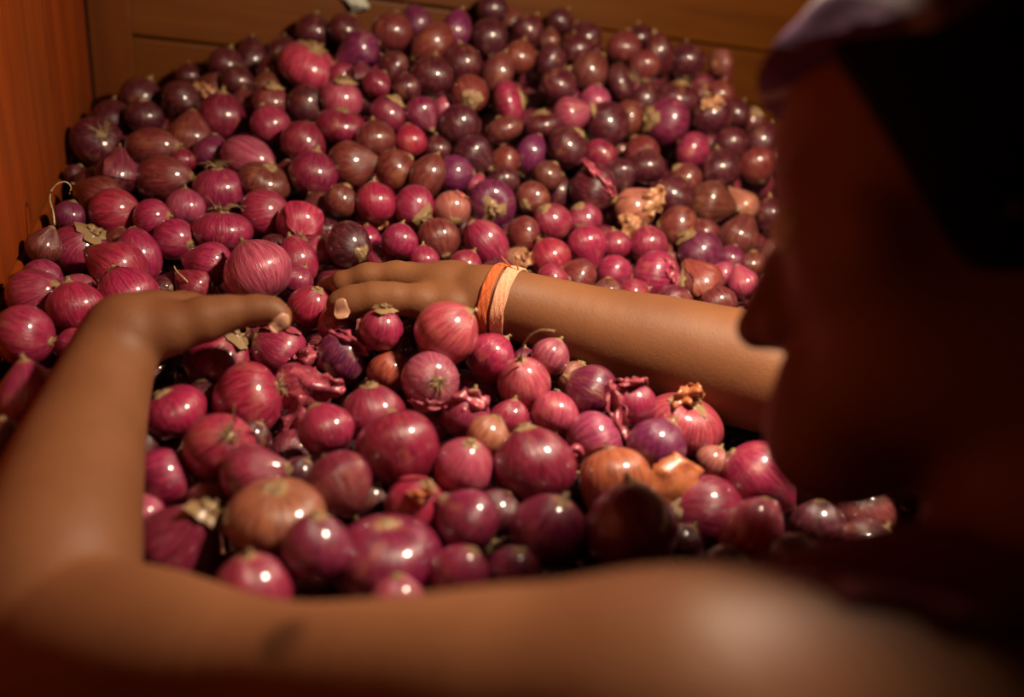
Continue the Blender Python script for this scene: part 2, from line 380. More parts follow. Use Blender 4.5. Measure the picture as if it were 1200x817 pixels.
HSTEP = .003
allp = np.array([q for a in PR for q in (a[0], a[1])]+[e[0] for e in ELLS])
lo_, hi_ = allp.min(0)-.125, allp.max(0)+.125
G, glo = grid_eval(lo_, hi_, HSTEP, PR, ELLS)
Vb, Qb = surface_nets(G, glo, HSTEP)
person = link('person', None, loc=(HIP[0], HIP[1], 0))
tag(person, 'person in a red sleeveless vest and purple headscarf, both bare arms reaching into the onions', 'person')
BODY = world_child('body', np_mesh('body', Vb, Qb, MAT_SKIN), person); BODY['label'] = 'bare brown arms, hands, shoulder and turned-away face'

# ------------------------------------------------------------------ clothing, hair, nails, bracelet
# vest: the torso field grown a little and cut at the armholes
Av, Bv = P(900, 690, .25), P(1250, 752, .25)
nv = unit(np.cross(Av-CAM, Bv-CAM)); nv = nv if nv@(P(1200, 600, .25)-CAM) > 0 else -nv
tors = [p_ for p_ in PR if (p_[4] >= .03)]
Gv, vlo = grid_eval(np.minimum(MIDS, HIP)-.30, np.maximum(MIDS, HIP)+.34, .005, tors)
ax = [vlo[i]+.005*np.arange(Gv.shape[i]) for i in range(3)]
X, Y, Z = np.meshgrid(*ax, indexing='ij'); Pg = np.stack([X, Y, Z], -1).astype(np.float32)
cut = np.minimum(-((Pg-CAM)@nv), 9)
rel = (Pg-MIDS)@sidev
low = ((Pg-MIDS)@unit(HIP-MIDS)) - .12             # below the armholes the vest closes right round
cut = np.minimum(cut, -low)
neckd = .075-np.sqrt(((Pg-(NBASE+UP*.03))**2).sum(-1))
rarm = rel-.125
cut2 = np.minimum(rarm, .2-low*4)
Gv = np.maximum.reduce([Gv-.005, cut, neckd, cut2]).astype(np.float32)
Vv, Qv = surface_nets(Gv, vlo, .005); world_child('vest', np_mesh('vest', Vv, Qv, MAT_VEST), person)['label'] = 'red sleeveless vest over the shoulder'
# hair cap and headscarf follow the skull
def skull_shell(name, grow, keep, mat, amp, fr, tails=(), h=.004):
    G2, l2 = grid_eval(HC-.17, HC+.17, h, list(tails), None)
    ax = [l2[i]+h*np.arange(G2.shape[i]) for i in range(3)]
    X, Y, Z = np.meshgrid(*ax, indexing='ij'); p = np.stack([X, Y, Z], -1).astype(np.float32)
    e = ell_sd(p-H(.000, .018).astype(np.float32), .090+grow, .087+grow, .072+grow)
    q = p-HC; fu = np.stack([q@FW, q@UP, q@SD], -1)
    e = e+amp*smooth_noise(fu.reshape(-1, 3), fr, 5).reshape(e.shape)
    e = np.maximum(e, keep(fu))
    kk = .015; hh = np.maximum(kk-np.abs(G2-e), 0)/kk
    G2 = (np.minimum(G2, e)-hh*hh*kk*.25).astype(np.float32)
    V, Q = surface_nets(G2, l2, h); return world_child(name, np_mesh(name, V, Q, mat), person)
skull_shell('hair', .010, lambda f: np.maximum(f[..., 0]-.030-.35*f[..., 1], -.105-f[..., 1]), MAT_HAIR, .002, 90)
skull_shell('head_scarf', .012, lambda f: f[..., 0]*.35-f[..., 1]+.034, MAT_SCARF, .006, 60,
            [(H(-.085, .05, .01), H(-.105, -.06, .01), .022, .028, .02), (H(-.105, -.06, .01), H(-.10, -.13, .0), .028, .03, .02), (H(.066, .068, .03), H(.066, .068, -.03), .008, .008, .01)])
for s in (-1, 1):
    bm_v, bm_f = [], []
    c = H(.074, -.016, s*.031)
    for i in range(9):
        for j in range(12):
            th, ph = math.pi*i/8, 2*math.pi*j/12
            bm_v.append(c+.0115*(FW*math.cos(th)+math.sin(th)*(UP*math.cos(ph)+SD*math.sin(ph))))
    for i in range(8):
        for j in range(12): bm_f.append((i*12+j, i*12+(j+1) % 12, (i+1)*12+(j+1) % 12, (i+1)*12+j))
    ek = NB('eye'); link('eye', mesh_of('eye', bm_v, bm_f, mat=ek.out(Base_Color=(.5, .45, .4, 1), Roughness=.1)), BODY)
# trousers and legs
legs = []
for s in (-1, 1):
    hp = HIP+sidev*s*.08; kn = np.array([hp[0], hp[1]+.03, .44]); an = np.array([hp[0], hp[1]-.03, .05])
    legs += [(hp, kn, .092, .06, .03), (kn, an, .06, .05, .02), (an+np.array([0, -.03, -.01]), an+np.array([0, .14, -.018]), .036, .030, .02)]
legs += [(HIP-sidev*.075, HIP+sidev*.075, .104, .104, .04), (HIP-sidev*.07+np.array([0, .10, .05]), HIP+sidev*.07+np.array([0, .10, .05]), .10, .10, .04)]
pp = np.array([q for a in legs for q in a[:2]])
Gt, tl = grid_eval(np.maximum(pp.min(0)-.12, [-9, -9, .004]), pp.max(0)+.13, .009, legs)
Vt, Qt = surface_nets(Gt, tl, .009); Vt[:, 2] = np.maximum(Vt[:, 2], .001); world_child('trousers', np_mesh('trousers', Vt, Qt, MAT_TROU), person)
def on_skin(o, d, lift=0., far=.09):
    """walk outwards from o along d to the skin"""
    t = np.linspace(0, far, 120); s = body_sdf(o+t[:, None]*d); i = np.argmax(s > 0); return o+d*(t[i]+lift)
def nail(c, along, outw, ln, wd, label=None):
    """curved plate laid on the finger tip"""
    along = unit(along); outw = unit(outw-along*(outw@along)); side = np.cross(along, outw); V, Fc = [], []
    for i in range(9):
        for j in range(9):
            a, b = (i/8-.5)*2, (j/8-.5)*2
            bb = b*math.sqrt(max(0, 1-abs(a)**3.2))
            o = c+along*a*ln/2+side*bb*wd/2-outw*.012
            V.append(on_skin(o, outw, .0007+.0003*(1-a*a)*(1-b*b), .03))
    for i in range(8):
        for j in range(8): Fc.append((i*9+j, i*9+j+1, (i+1)*9+j+1, (i+1)*9+j))
    me = mesh_of('fingernail', V, Fc, mat=MAT_NAIL); o = link('fingernail', me, BODY)
    md = o.modifiers.new('thick', 'SOLIDIFY'); md.thickness = .0008; md.offset = 0
tv = -M[2]
nail(P(397, 355, .634), P(390, 357, .652)-P(420, 353, .652), tv*.70+M[1]*.70, .0125, .0125)
nail(P(334, 376, .580), P(331, 384, .585)-P(324, 366, .585), tv*.45+M[0]*.9, .011, .010)
# bracelet: two bands of thread round the right wrist
ba_, bb_ = P(572, 350, .679), P(640, 368, .681); bax = unit(bb_-ba_)
MAT_BO = NB('orange_thread'); tcn = MAT_BO.n('ShaderNodeTexCoord').outputs['Object']
def thread_mat(name, c1, c2):
    k = NB(name); tc = k.n('ShaderNodeTexCoord').outputs['Object']; nn = k.noise(tc, 1500., 2, .5)
    return k.out(Base_Color=k.mix(k.ramp(nn, .35, .65), c1, c2), Roughness=.8, Normal=k.bump(nn, .8, .001))
MO = thread_mat('orange_thread_weave', (.66, .15, .025, 1), (.36, .055, .012, 1)); MP_ = thread_mat('peach_thread_weave', (.85, .45, .28, 1), (.55, .22, .11, 1))
def band(name, t0, wd, mat, thick, strands):
    e1 = unit(np.cross(bax, M[2])); e2 = np.cross(bax, e1); V, Fc = [], []; N = 72
    cen = ba_+(bb_-ba_)*t0
    rad = [float(np.linalg.norm(on_skin(cen, math.cos(2*math.pi*i/N)*e1+math.sin(2*math.pi*i/N)*e2)-cen)) for i in range(N)]
    vv, ff = [], []
    for s in range(strands):
        off = (s/(strands-1)-.5)*wd; base = len(vv); sg = 6
        for i in range(N):
            q = 2*math.pi*i/N; d = math.cos(q)*e1+math.sin(q)*e2
            c = on_skin(cen+bax*(off-.010*float(d@-M[2])+.0002*math.sin(q*9+s)), d, thick*.8)
            for j in range(sg):
                a = 2*math.pi*j/sg; vv.append(c+thick*(1+.12*math.sin(q*60+s*2))*(math.cos(a)*d+math.sin(a)*bax))
        for i in range(N):
            for j in range(sg):
                ff.append((base+i*sg+j, base+i*sg+(j+1) % sg, base+((i+1) % N)*sg+(j+1) % sg, base+((i+1) % N)*sg+j))
    return world_child(name, mesh_of(name, vv, ff, mat=mat), person)
bo = band('thread_bracelet', .14, .0062, MO, .0012, 6); bo['label'] = 'orange thread wristband'
bp = band('thread_bracelet', .38, .0090, MP_, .0012, 8); bp['label'] = 'pale peach thread wristband'
for pts in ([(606, 322, 0.667), (598, 312, 0.664), (590, 304, 0.662), (587, 300, 0.661)], [(600, 321, 0.666), (607, 318, 0.664), (606, 310, 0.662), (605, 305, 0.661)]):
    v, f = tube(spline([P(*q) for q in pts], 14), .0009, 5, .6); o = link('thread_tail', mesh_of('thread_tail', v, f, mat=MO)); o.parent = bo

# ------------------------------------------------------------------ onions: shared shapes
def onion_profile(kind, rr):
    """half profile: (z, radius), v from root 0 to neck 1, radius about 1"""
    n = 22; pts = []
    for i in range(n+1):
        th = math.pi*i/n; z = -math.cos(th); r = math.sin(th)
        if kind == 'g': z *= .92; r *= 1.0
        elif kind == 'f': z *= .74; r *= 1.06
        elif kind == 'e': z *= 1.18; r *= .92
        elif kind == 't': z *= .95
        if kind == 't' and z > 0:
            s = z/.95; r *= (1-.20*s**1.6); z += .30*s**5
        elif z > 0:
            s = z/(.92 if kind == 'g' else .74 if kind == 'f' else 1.18)
            z += (.10 if kind != 'f' else -.06)*s**6
        if z < 0 and kind in 'gf':
            s = -z/(.92 if kind == 'g' else .74); z += .07*s**6
        pts.append((z, max(r, .07 if i in (0, n) else 0)))
    return pts
NSEG = 30
def onion_mesh(name, kind, seed, nseg=NSEG, skip=1, mat=None):
    r = np.random.default_rng(seed); pr = onion_profile(kind, r)[::skip]
    a1, a2, a3 = r.uniform(.02, .06), r.uniform(.01, .03), r.uniform(.002, .005); q1, q2, q3 = r.uniform(0, 6.28, 3); lean = r.uniform(-.06, .06, 2)
    V, Fc, UV = [], [], []; n = len(pr)
    nr = int(r.integers(9, 15))
    for i, (z, rad) in enumerate(pr):
        s = math.sin(math.pi*i/(n-1))
        for j in range(nseg+1):
            a = 2*math.pi*j/nseg
            q = rad*(1+s*(a1*math.cos(a+q1)+a2*math.cos(2*a+q2))+a3*math.cos(nr*a+q3)*(1 if 0 < i < n-1 else 0))
            V.append((q*math.cos(a)+lean[0]*z, q*math.sin(a)+lean[1]*z, z*(1+a2*math.cos(a+q3)*s))); UV.append((j/nseg, i/(n-1)))
    m = nseg+1
    for i in range(n-1):
        for j in range(nseg): Fc.append((i*m+j, i*m+j+1, (i+1)*m+j+1, (i+1)*m+j))
    V.append((lean[0]*pr[0][0], lean[1]*pr[0][0], pr[0][0]+.02)); UV.append((.5, 0)); V.append((lean[0]*pr[-1][0], lean[1]*pr[-1][0], pr[-1][0])); UV.append((.5, 1))
    b, t = len(V)-2, len(V)-1
    for j in range(nseg): Fc.append((j+1, j, b)); Fc.append(((n-1)*m+j, (n-1)*m+j+1, t))
    V = np.array(V); 
    # weld the seam column for smooth shading by sharing normals: duplicate columns stay, shading is continuous enough after normal averaging
    me = mesh_of(name, V, Fc, uv=UV, mat=mat or MAT_ONION)
    nrm = np.zeros((len(V), 3)); 
    for p in me.polygons:
        for vi in p.vertices: nrm[vi] += np.array(p.normal)*p.area
    for i in range(n):
        sm = nrm[i*m]+nrm[i*m+nseg]; nrm[i*m] = sm; nrm[i*m+nseg] = sm
    nrm /= np.linalg.norm(nrm, axis=1)[:, None]+1e-12
    me.normals_split_custom_set_from_vertices([tuple(x) for x in nrm])
    return me, (pr[0][0], pr[-1][0], lean)
SHAPES = {k: [onion_mesh('onion_bulb', k, 11*i+ord(k)) for i in range(4)] for k in 'gfet'}
def neck_mesh(seed, style):
    """dry papery neck: a pinched stalk or a low torn crown"""
    r = np.random.default_rng(seed); V, Fc = [], []; ns = 16
    rings = {'stalk': [(-.10, .26), (0, .17), (.10, .10), (.22, .075), (.34, .085), (.36, .03)],
             'crown': [(-.08, .34), (.00, .25), (.06, .17), (.12, .15), (.16, .17), (.10, .07), (.04, .02)],
             'stub': [(-.10, .28), (-.02, .21), (.04, .16), (.07, .14), (.075, .10), (.05, .02)]}[style]
    bend = r.uniform(-.25, .25, 2); ph = r.uniform(0, 6.28, 3)
    for i, (z, q) in enumerate(rings):
        for j in range(ns):
            a = 2*math.pi*j/ns; w_ = 1+.22*math.sin(3*a+ph[0])+.14*math.sin(7*a+ph[1]); zz = z+(.05*math.sin(5*a+ph[2])+.03*r.normal())*(i > 2)
            V.append((q*w_*math.cos(a)+bend[0]*max(z, 0), q*w_*math.sin(a)+bend[1]*max(z, 0), zz))
    for i in range(len(rings)-1):
        for j in range(ns): Fc.append((i*ns+j, i*ns+(j+1) % ns, (i+1)*ns+(j+1) % ns, (i+1)*ns+j))
    Fc.append(tuple(range((len(rings)-1)*ns, len(rings)*ns)))
    return mesh_of('neck', V, Fc, mat=MAT_NECK)
NECKS = {s: [neck_mesh(i*5+len(s), s) for i in range(3)] for s in ('stalk', 'crown', 'stub')}
def root_mesh(seed, hairs, ln):
    r = np.random.default_rng(seed); V, Fc = [], []; ns = 14
    for i, (z, q) in enumerate([(.10, .22), (.02, .19), (-.035, .15), (-.05, .09), (-.045, .02)]):
        for j in range(ns):
            a = 2*math.pi*j/ns; w_ = 1+.15*math.sin(4*a+seed)+.08*r.normal(); V.append((q*w_*math.cos(a), q*w_*math.sin(a), z+.012*r.normal()))
    for i in range(4):
        for j in range(ns): Fc.append((i*ns+(j+1) % ns, i*ns+j, (i+1)*ns+j, (i+1)*ns+(j+1) % ns))
    Fc.append(tuple(range(4*ns, 5*ns))[::-1])
    for h in range(hairs):
        a = r.uniform(0, 6.28); q = r.uniform(.02, .15); d = np.array([math.cos(a), math.sin(a), 0])
        p0 = d*q+np.array([0, 0, -.03]); l = ln*r.uniform(.5, 1.2); sw = r.normal(size=3)*.35
        pts = [p0, p0+l*(d*.25+np.array([0, 0, -.4]))+sw*.1*l, p0+l*(d*.7+np.array([0, 0, -.55]))+sw*l*.5, p0+l*(d*.9+np.array([0, 0, -.35]))+sw*l]
        v, f = tube(spline(pts, 6), .013, 3, .4); b = len(V); V += list(v); Fc += [tuple(x+b for x in y) for y in f]
    return mesh_of('root_tuft', V, Fc, mat=MAT_ROOT)
ROOTS = {'tuft': [root_mesh(i, 34, .34) for i in range(3)], 'plate': [root_mesh(20+i, 7, .12) for i in range(3)]}
def skin_patch(seed, mat, kind):
    """loose outer skin: a ragged curved piece standing a little off the bulb"""
    r = np.random.default_rng(seed); n1, n2 = 13, 13; pr = onion_profile(kind, r); V, Fc, UV = [], [], []
    u0, uw = r.uniform(0, 6.28), r.uniform(1.0, 1.9); v0, v1 = (.45, 1.0) if seed % 2 else (.0, .5)
    p = r.uniform(0, 6.28, 5)
    for i in range(n1):
        for j in range(n2):
            a, b = i/(n1-1), j/(n2-1); rag = .10*math.sin(9*b+p[0])+.07*math.sin(17*b+p[1])
            vv = min(max(v0+(v1-v0)*(a*(1+rag*(a))), .02), .98); uu = u0+(b-.5)*uw*(1+.15*math.sin(6*a+p[2])+.1*math.sin(13*a+p[3]))
            x = vv*(len(pr)-1); q = min(int(x), len(pr)-2); t = x-q; z = pr[q][0]*(1-t)+pr[q+1][0]*t; rad = pr[q][1]*(1-t)+pr[q+1][1]*t
            edge = max(abs(2*b-1), abs(2*a-1))
            g = 1.035+.07*max(0, edge-.6)/.4*(.5+.5*math.sin(5*b+7*a+p[4]))+.008*math.sin(21*a+13*b)
            V.append((rad*g*math.cos(uu), rad*g*math.sin(uu), z*g)); UV.append(((uu/6.2832) % 1, .15+.7*vv))
    for i in range(n1-1):
        for j in range(n2-1): Fc.append((i*n2+j, i*n2+j+1, (i+1)*n2+j+1, (i+1)*n2+j))
    return mesh_of('loose_skin', V, Fc, uv=UV, mat=MAT_ONION)
SKINS = {k: [skin_patch(40+i+ord(k), [MAT_FLAP, MAT_FLAPO, MAT_FLAPT][i % 3], k) for i in range(6)] for k in 'gfet'}

# ------------------------------------------------------------------ where the heap's top lies
def sstep(a, b, x): t = np.clip((x-a)/(b-a), 0, 1); return t*t*(3-2*t)
def heap(x, y):
    z = .655+.045*np.clip(x, -.2, .6)+.165*sstep(.68, 1.14, y)*sstep(-.20, .25, x)*(1-sstep(.58, .98, x)*1.0)
    z = z+.035*sstep(.75, 1.15, y)*(1-sstep(-.2, .16, x)) - .10*sstep(.30, .10, y)
    return z - .05*sstep(.62, .95, x)
def surf_depth(px, py):
    lo, hi = .25, 2.2
    for _ in range(44):
        m = (lo+hi)/2; p = P(px, py, m)
        if p[2] > heap(p[0], p[1])-.012 and p[1] < YB-.036: lo = m
        else: hi = m
    return lo
# x, y, size in pixels; shape; tone; neck direction (degrees in the picture, tilt to the viewer -1..1); end style; flags
# tones: r crimson, m dark maroon, p pale pink, o copper, v violet, t tan; d deep red, on some rear onions painting in the light's falloff
ON = [
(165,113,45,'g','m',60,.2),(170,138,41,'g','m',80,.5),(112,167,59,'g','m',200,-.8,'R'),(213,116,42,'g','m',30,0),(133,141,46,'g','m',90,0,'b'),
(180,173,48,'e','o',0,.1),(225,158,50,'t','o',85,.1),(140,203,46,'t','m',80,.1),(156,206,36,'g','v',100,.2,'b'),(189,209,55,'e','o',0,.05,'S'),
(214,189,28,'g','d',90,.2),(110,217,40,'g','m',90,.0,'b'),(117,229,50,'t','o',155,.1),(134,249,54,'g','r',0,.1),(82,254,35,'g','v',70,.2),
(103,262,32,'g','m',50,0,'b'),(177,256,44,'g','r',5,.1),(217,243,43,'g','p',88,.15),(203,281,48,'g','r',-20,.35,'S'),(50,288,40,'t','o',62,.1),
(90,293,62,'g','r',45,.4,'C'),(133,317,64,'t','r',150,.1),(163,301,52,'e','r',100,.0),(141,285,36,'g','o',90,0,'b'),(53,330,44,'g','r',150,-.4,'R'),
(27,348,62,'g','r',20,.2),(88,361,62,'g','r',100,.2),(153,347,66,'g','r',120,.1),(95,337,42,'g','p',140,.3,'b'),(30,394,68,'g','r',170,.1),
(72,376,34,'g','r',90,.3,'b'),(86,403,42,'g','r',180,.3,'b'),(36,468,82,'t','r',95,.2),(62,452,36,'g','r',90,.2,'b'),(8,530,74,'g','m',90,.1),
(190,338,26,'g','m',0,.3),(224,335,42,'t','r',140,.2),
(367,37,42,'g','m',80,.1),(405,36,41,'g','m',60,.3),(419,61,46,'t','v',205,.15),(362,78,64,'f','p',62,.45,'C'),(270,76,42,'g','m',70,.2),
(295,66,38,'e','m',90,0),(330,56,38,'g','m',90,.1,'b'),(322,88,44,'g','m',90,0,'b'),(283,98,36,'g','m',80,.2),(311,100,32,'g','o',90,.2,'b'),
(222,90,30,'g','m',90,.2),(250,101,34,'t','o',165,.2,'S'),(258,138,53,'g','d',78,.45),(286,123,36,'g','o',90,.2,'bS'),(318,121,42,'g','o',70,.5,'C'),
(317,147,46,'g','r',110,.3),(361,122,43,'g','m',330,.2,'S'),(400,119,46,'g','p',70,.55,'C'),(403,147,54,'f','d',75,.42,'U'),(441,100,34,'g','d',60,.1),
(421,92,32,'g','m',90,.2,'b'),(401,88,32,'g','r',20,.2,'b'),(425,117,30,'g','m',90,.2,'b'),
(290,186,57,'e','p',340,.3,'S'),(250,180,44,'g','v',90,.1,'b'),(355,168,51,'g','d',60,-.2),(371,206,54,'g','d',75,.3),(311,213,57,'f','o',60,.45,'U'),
(257,223,55,'g','r',268,-.4,'R'),(312,249,55,'g','r',5,.2),(260,271,63,'f','r',265,-.25,'R'),(355,266,52,'g','r',280,.75,'S'),(375,245,42,'g','o',120,.2,'b'),
(402,236,38,'g','o',60,.3,'S'),(336,211,42,'g','m',90,.1,'b'),(243,309,52,'t','r',165,.05),(303,320,78,'g','p',118,.05,'H'),(407,288,52,'g','m',335,.6,'U'),
(351,307,46,'e','r',110,.1),(347,327,38,'g','r',60,.1,'b'),(322,293,38,'g','m',150,-.5,'bR'),(372,292,34,'g','p',90,.2,'b'),(413,190,51,'t','o',8,.1),
(436,166,47,'g','o',100,.1),(440,237,47,'g','r',280,.2,'S'),(365,361,52,'g','r',60,.5,'F'),(394,381,45,'g','r',120,.1,'H'),(447,387,50,'g','r',78,.35,'CF'),
(402,418,67,'g','v',50,.2,'S'),(328,413,60,'g','r',140,.3,'S'),(254,432,74,'g','r',55,.15,'C'),(293,473,84,'g','r',200,.1),(349,456,62,'g','r',30,.2,'bS'),
(382,505,64,'g','r',110,.1),(203,487,72,'f','r',110,.4,'U'),(256,530,78,'g','r',215,-.65,'R'),(197,556,66,'g','r',200,.3),(298,556,70,'t','r',12,.1,'W'),
(323,604,106,'f','c',86,.36,'U'),(212,630,104,'t','d',50,.15,'C'),(245,590,56,'g','o',280,.3,'b'),(170,605,46,'g','p',90,.2),(300,690,88,'g','r',90,.2),
(398,567,76,'g','d',300,.2),(377,646,82,'g','d',80,.2),(448,648,120,'f','d',88,.25),(487,598,68,'g','r',60,.4,'S'),(467,527,94,'g','d',285,.1,'S'),
(437,490,76,'g','r',95,.25),(457,437,52,'g','c',70,.05),(509,445,65,'g','p',185,-.93,'RF'),(520,400,73,'g','p',40,.25,'F'),(574,422,58,'g','r',50,-.1,'F'),
(477,413,32,'g','v',90,.1,'b'),(488,390,40,'g','m',90,-.5,'bR'),(564,457,54,'g','r',150,.1,'b'),(543,486,58,'g','r',70,.1,'S'),(568,509,48,'g','t',60,.1),
(598,491,46,'g','r',80,.1),(620,449,63,'g','p',96,.5,'RF'),(648,484,55,'g','p',80,-.5,'R'),(616,424,32,'g','v',90,.1,'F'),(646,427,46,'g','p',60,.2,'F'),
(668,441,44,'g','t',60,.2,'F'),(694,459,62,'g','v',150,.1,'F'),(735,472,54,'g','r',90,.2,'F'),(797,499,86,'f','p',75,.40,'CF'),(695,516,68,'g','p',200,.1),
(772,522,68,'g','v',60,.1,'S'),(719,566,86,'g','c',280,.15,'S'),(626,549,90,'g','d',100,.1),(540,551,70,'g','p',70,.45),(510,498,44,'g','r',90,.2,'b'),
(548,613,74,'g','d',140,.1),(643,622,90,'g','d',70,.35,'S'),(738,620,104,'g','v',95,.15),(580,603,62,'g','m',60,.0,'b'),(540,675,70,'g','r',60,.2),
(600,676,70,'g','v',70,.3,'S'),(466,706,66,'g','p',90,.1),(833,606,94,'g','d',165,.35,'U'),(877,627,70,'e','p',60,.1),(838,545,40,'g','t',60,.2),
(828,564,38,'g','r',90,.1,'b'),(800,637,52,'g','m',60,.1,'b'),(886,562,82,'t','r',318,.1,'D'),(850,672,66,'g','m',90,.1),(962,618,62,'g','m',90,.1),(1015,640,62,'g','m',50,.1),
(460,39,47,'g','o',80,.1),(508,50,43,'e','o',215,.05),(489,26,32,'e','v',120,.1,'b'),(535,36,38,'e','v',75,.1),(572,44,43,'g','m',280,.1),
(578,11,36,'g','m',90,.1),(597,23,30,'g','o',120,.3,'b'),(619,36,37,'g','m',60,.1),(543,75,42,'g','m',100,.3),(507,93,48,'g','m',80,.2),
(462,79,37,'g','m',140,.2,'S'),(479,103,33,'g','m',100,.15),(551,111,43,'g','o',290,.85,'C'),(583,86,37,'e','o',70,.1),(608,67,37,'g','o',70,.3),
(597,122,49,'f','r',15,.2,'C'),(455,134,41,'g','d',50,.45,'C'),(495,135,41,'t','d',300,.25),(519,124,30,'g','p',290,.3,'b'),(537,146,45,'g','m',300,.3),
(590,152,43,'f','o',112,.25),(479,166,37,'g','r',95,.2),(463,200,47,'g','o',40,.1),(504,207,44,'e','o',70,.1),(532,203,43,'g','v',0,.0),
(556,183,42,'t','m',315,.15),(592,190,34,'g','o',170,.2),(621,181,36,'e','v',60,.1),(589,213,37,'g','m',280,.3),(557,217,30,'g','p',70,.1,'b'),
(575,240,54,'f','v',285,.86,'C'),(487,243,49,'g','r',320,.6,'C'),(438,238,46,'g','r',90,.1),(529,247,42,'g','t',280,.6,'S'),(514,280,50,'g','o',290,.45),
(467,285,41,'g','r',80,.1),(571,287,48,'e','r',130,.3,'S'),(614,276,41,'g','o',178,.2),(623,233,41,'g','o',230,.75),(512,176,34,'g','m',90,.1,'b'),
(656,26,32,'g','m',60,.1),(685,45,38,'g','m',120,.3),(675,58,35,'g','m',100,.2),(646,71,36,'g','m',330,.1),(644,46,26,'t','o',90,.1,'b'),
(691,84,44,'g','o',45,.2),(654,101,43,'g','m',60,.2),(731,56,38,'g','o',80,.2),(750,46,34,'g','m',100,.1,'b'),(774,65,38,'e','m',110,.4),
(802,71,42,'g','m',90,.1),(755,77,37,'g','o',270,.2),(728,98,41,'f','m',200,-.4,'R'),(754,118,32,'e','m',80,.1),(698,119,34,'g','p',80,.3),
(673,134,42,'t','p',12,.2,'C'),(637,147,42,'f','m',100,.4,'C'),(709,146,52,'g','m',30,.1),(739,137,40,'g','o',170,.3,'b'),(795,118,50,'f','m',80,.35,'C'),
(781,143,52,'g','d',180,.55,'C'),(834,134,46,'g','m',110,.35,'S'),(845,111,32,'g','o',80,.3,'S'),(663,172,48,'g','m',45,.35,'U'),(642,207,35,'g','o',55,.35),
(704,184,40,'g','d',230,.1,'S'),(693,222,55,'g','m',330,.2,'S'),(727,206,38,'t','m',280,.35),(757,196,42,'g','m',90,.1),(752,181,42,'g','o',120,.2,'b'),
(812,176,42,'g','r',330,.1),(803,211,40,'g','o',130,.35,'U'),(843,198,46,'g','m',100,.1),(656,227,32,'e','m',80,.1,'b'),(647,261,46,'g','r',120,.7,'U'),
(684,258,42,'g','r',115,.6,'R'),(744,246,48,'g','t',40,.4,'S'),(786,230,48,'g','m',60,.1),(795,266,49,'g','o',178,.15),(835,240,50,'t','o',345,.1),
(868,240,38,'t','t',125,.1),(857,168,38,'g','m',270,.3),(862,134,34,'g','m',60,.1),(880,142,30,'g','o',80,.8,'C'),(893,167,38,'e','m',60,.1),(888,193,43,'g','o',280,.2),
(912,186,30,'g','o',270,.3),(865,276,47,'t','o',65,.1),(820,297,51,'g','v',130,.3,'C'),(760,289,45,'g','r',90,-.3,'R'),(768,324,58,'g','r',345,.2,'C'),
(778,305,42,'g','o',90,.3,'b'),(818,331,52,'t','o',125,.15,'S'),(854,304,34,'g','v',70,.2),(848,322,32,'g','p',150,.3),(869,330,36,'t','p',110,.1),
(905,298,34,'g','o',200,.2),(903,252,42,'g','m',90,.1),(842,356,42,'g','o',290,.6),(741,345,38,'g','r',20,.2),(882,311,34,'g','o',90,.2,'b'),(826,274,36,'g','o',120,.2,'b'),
(606,307,34,'g','t',60,.2,'b'),(645,303,49,'g','r',120,.1),(690,290,46,'t','r',285,.2),(722,288,36,'g','r',100,.3),(719,319,42,'g','r',340,.2),(677,326,46,'g','o',150,.1),
(647,331,38,'g','r',10,.1),(714,345,38,'g','o',90,.1),(545,312,38,'g','r',60,.1),(497,306,36,'g','r',90,.2),(447,302,38,'g','r',120,.2,'b'),(430,283,34,'g','r',90,.2,'b'),
(660,355,38,'g','r',90,.1,'b'),(620,335,34,'g','m',90,.1,'b'),(380,268,32,'g','m',90,.1,'b'),(545,265,34,'g','m',90,.1,'b'),(925,225,34,'g','m',60,.2),(938,285,40,'g','m',60,.2),
(235,470,50,'g','m',90,.1,'b'),(290,510,44,'g','m',60,.1,'b'),(420,535,44,'g','m',60,.1,'b'),(350,560,46,'g','m',60,.1,'b'),(595,545,44,'g','r',60,.1,'b'),(665,575,50,'g','m',60,.1,'b'),
(665,490,44,'g','m',60,.1,'b'),(520,590,40,'g','m',60,.1,'b'),(275,395,44,'g','m',60,.1,'b'),(225,405,44,'g','m',60,.1,'b'),(165,520,60,'g','m',80,.1,'b'),(770,470,44,'g','m',60,.1,'b'),
(70,205,26,'g','m',60,.1,'b'),(20,600,70,'g','m',60,.1),(60,560,60,'g','m',60,.1),(700,640,60,'g','m',60,.1,'b'),(920,650,60,'g','m',60,.1),(430,590,50,'g','m',60,.1,'b'),
]
N = len(ON)
D0 = np.array([surf_depth(o[0], o[1]) for o in ON]); PXY = np.array([(o[0], o[1]) for o in ON], float); SZ = np.array([o[2]*1.05 for o in ON], float)
FL = [o[7] if len(o) > 7 else '' for o in ON]
for i in range(N):
    if 'b' in FL[i]: D0[i] += .022
    if 'H' in FL[i]: D0[i] -= .022
    if 'F' in FL[i]: D0[i] -= .022
RAY = np.array([(P(a[0], a[1], 1.)-CAM) for a in PXY]); D = D0.copy(); LAT = np.zeros((N, 3))
FRONT = np.array([-1. if 'F' in f_ else 1. for f_ in FL])
FILL = {'g': .97, 'f': .93, 'e': 1.0, 't': .97}
KS = np.array([FILL[o[3]] for o in ON])
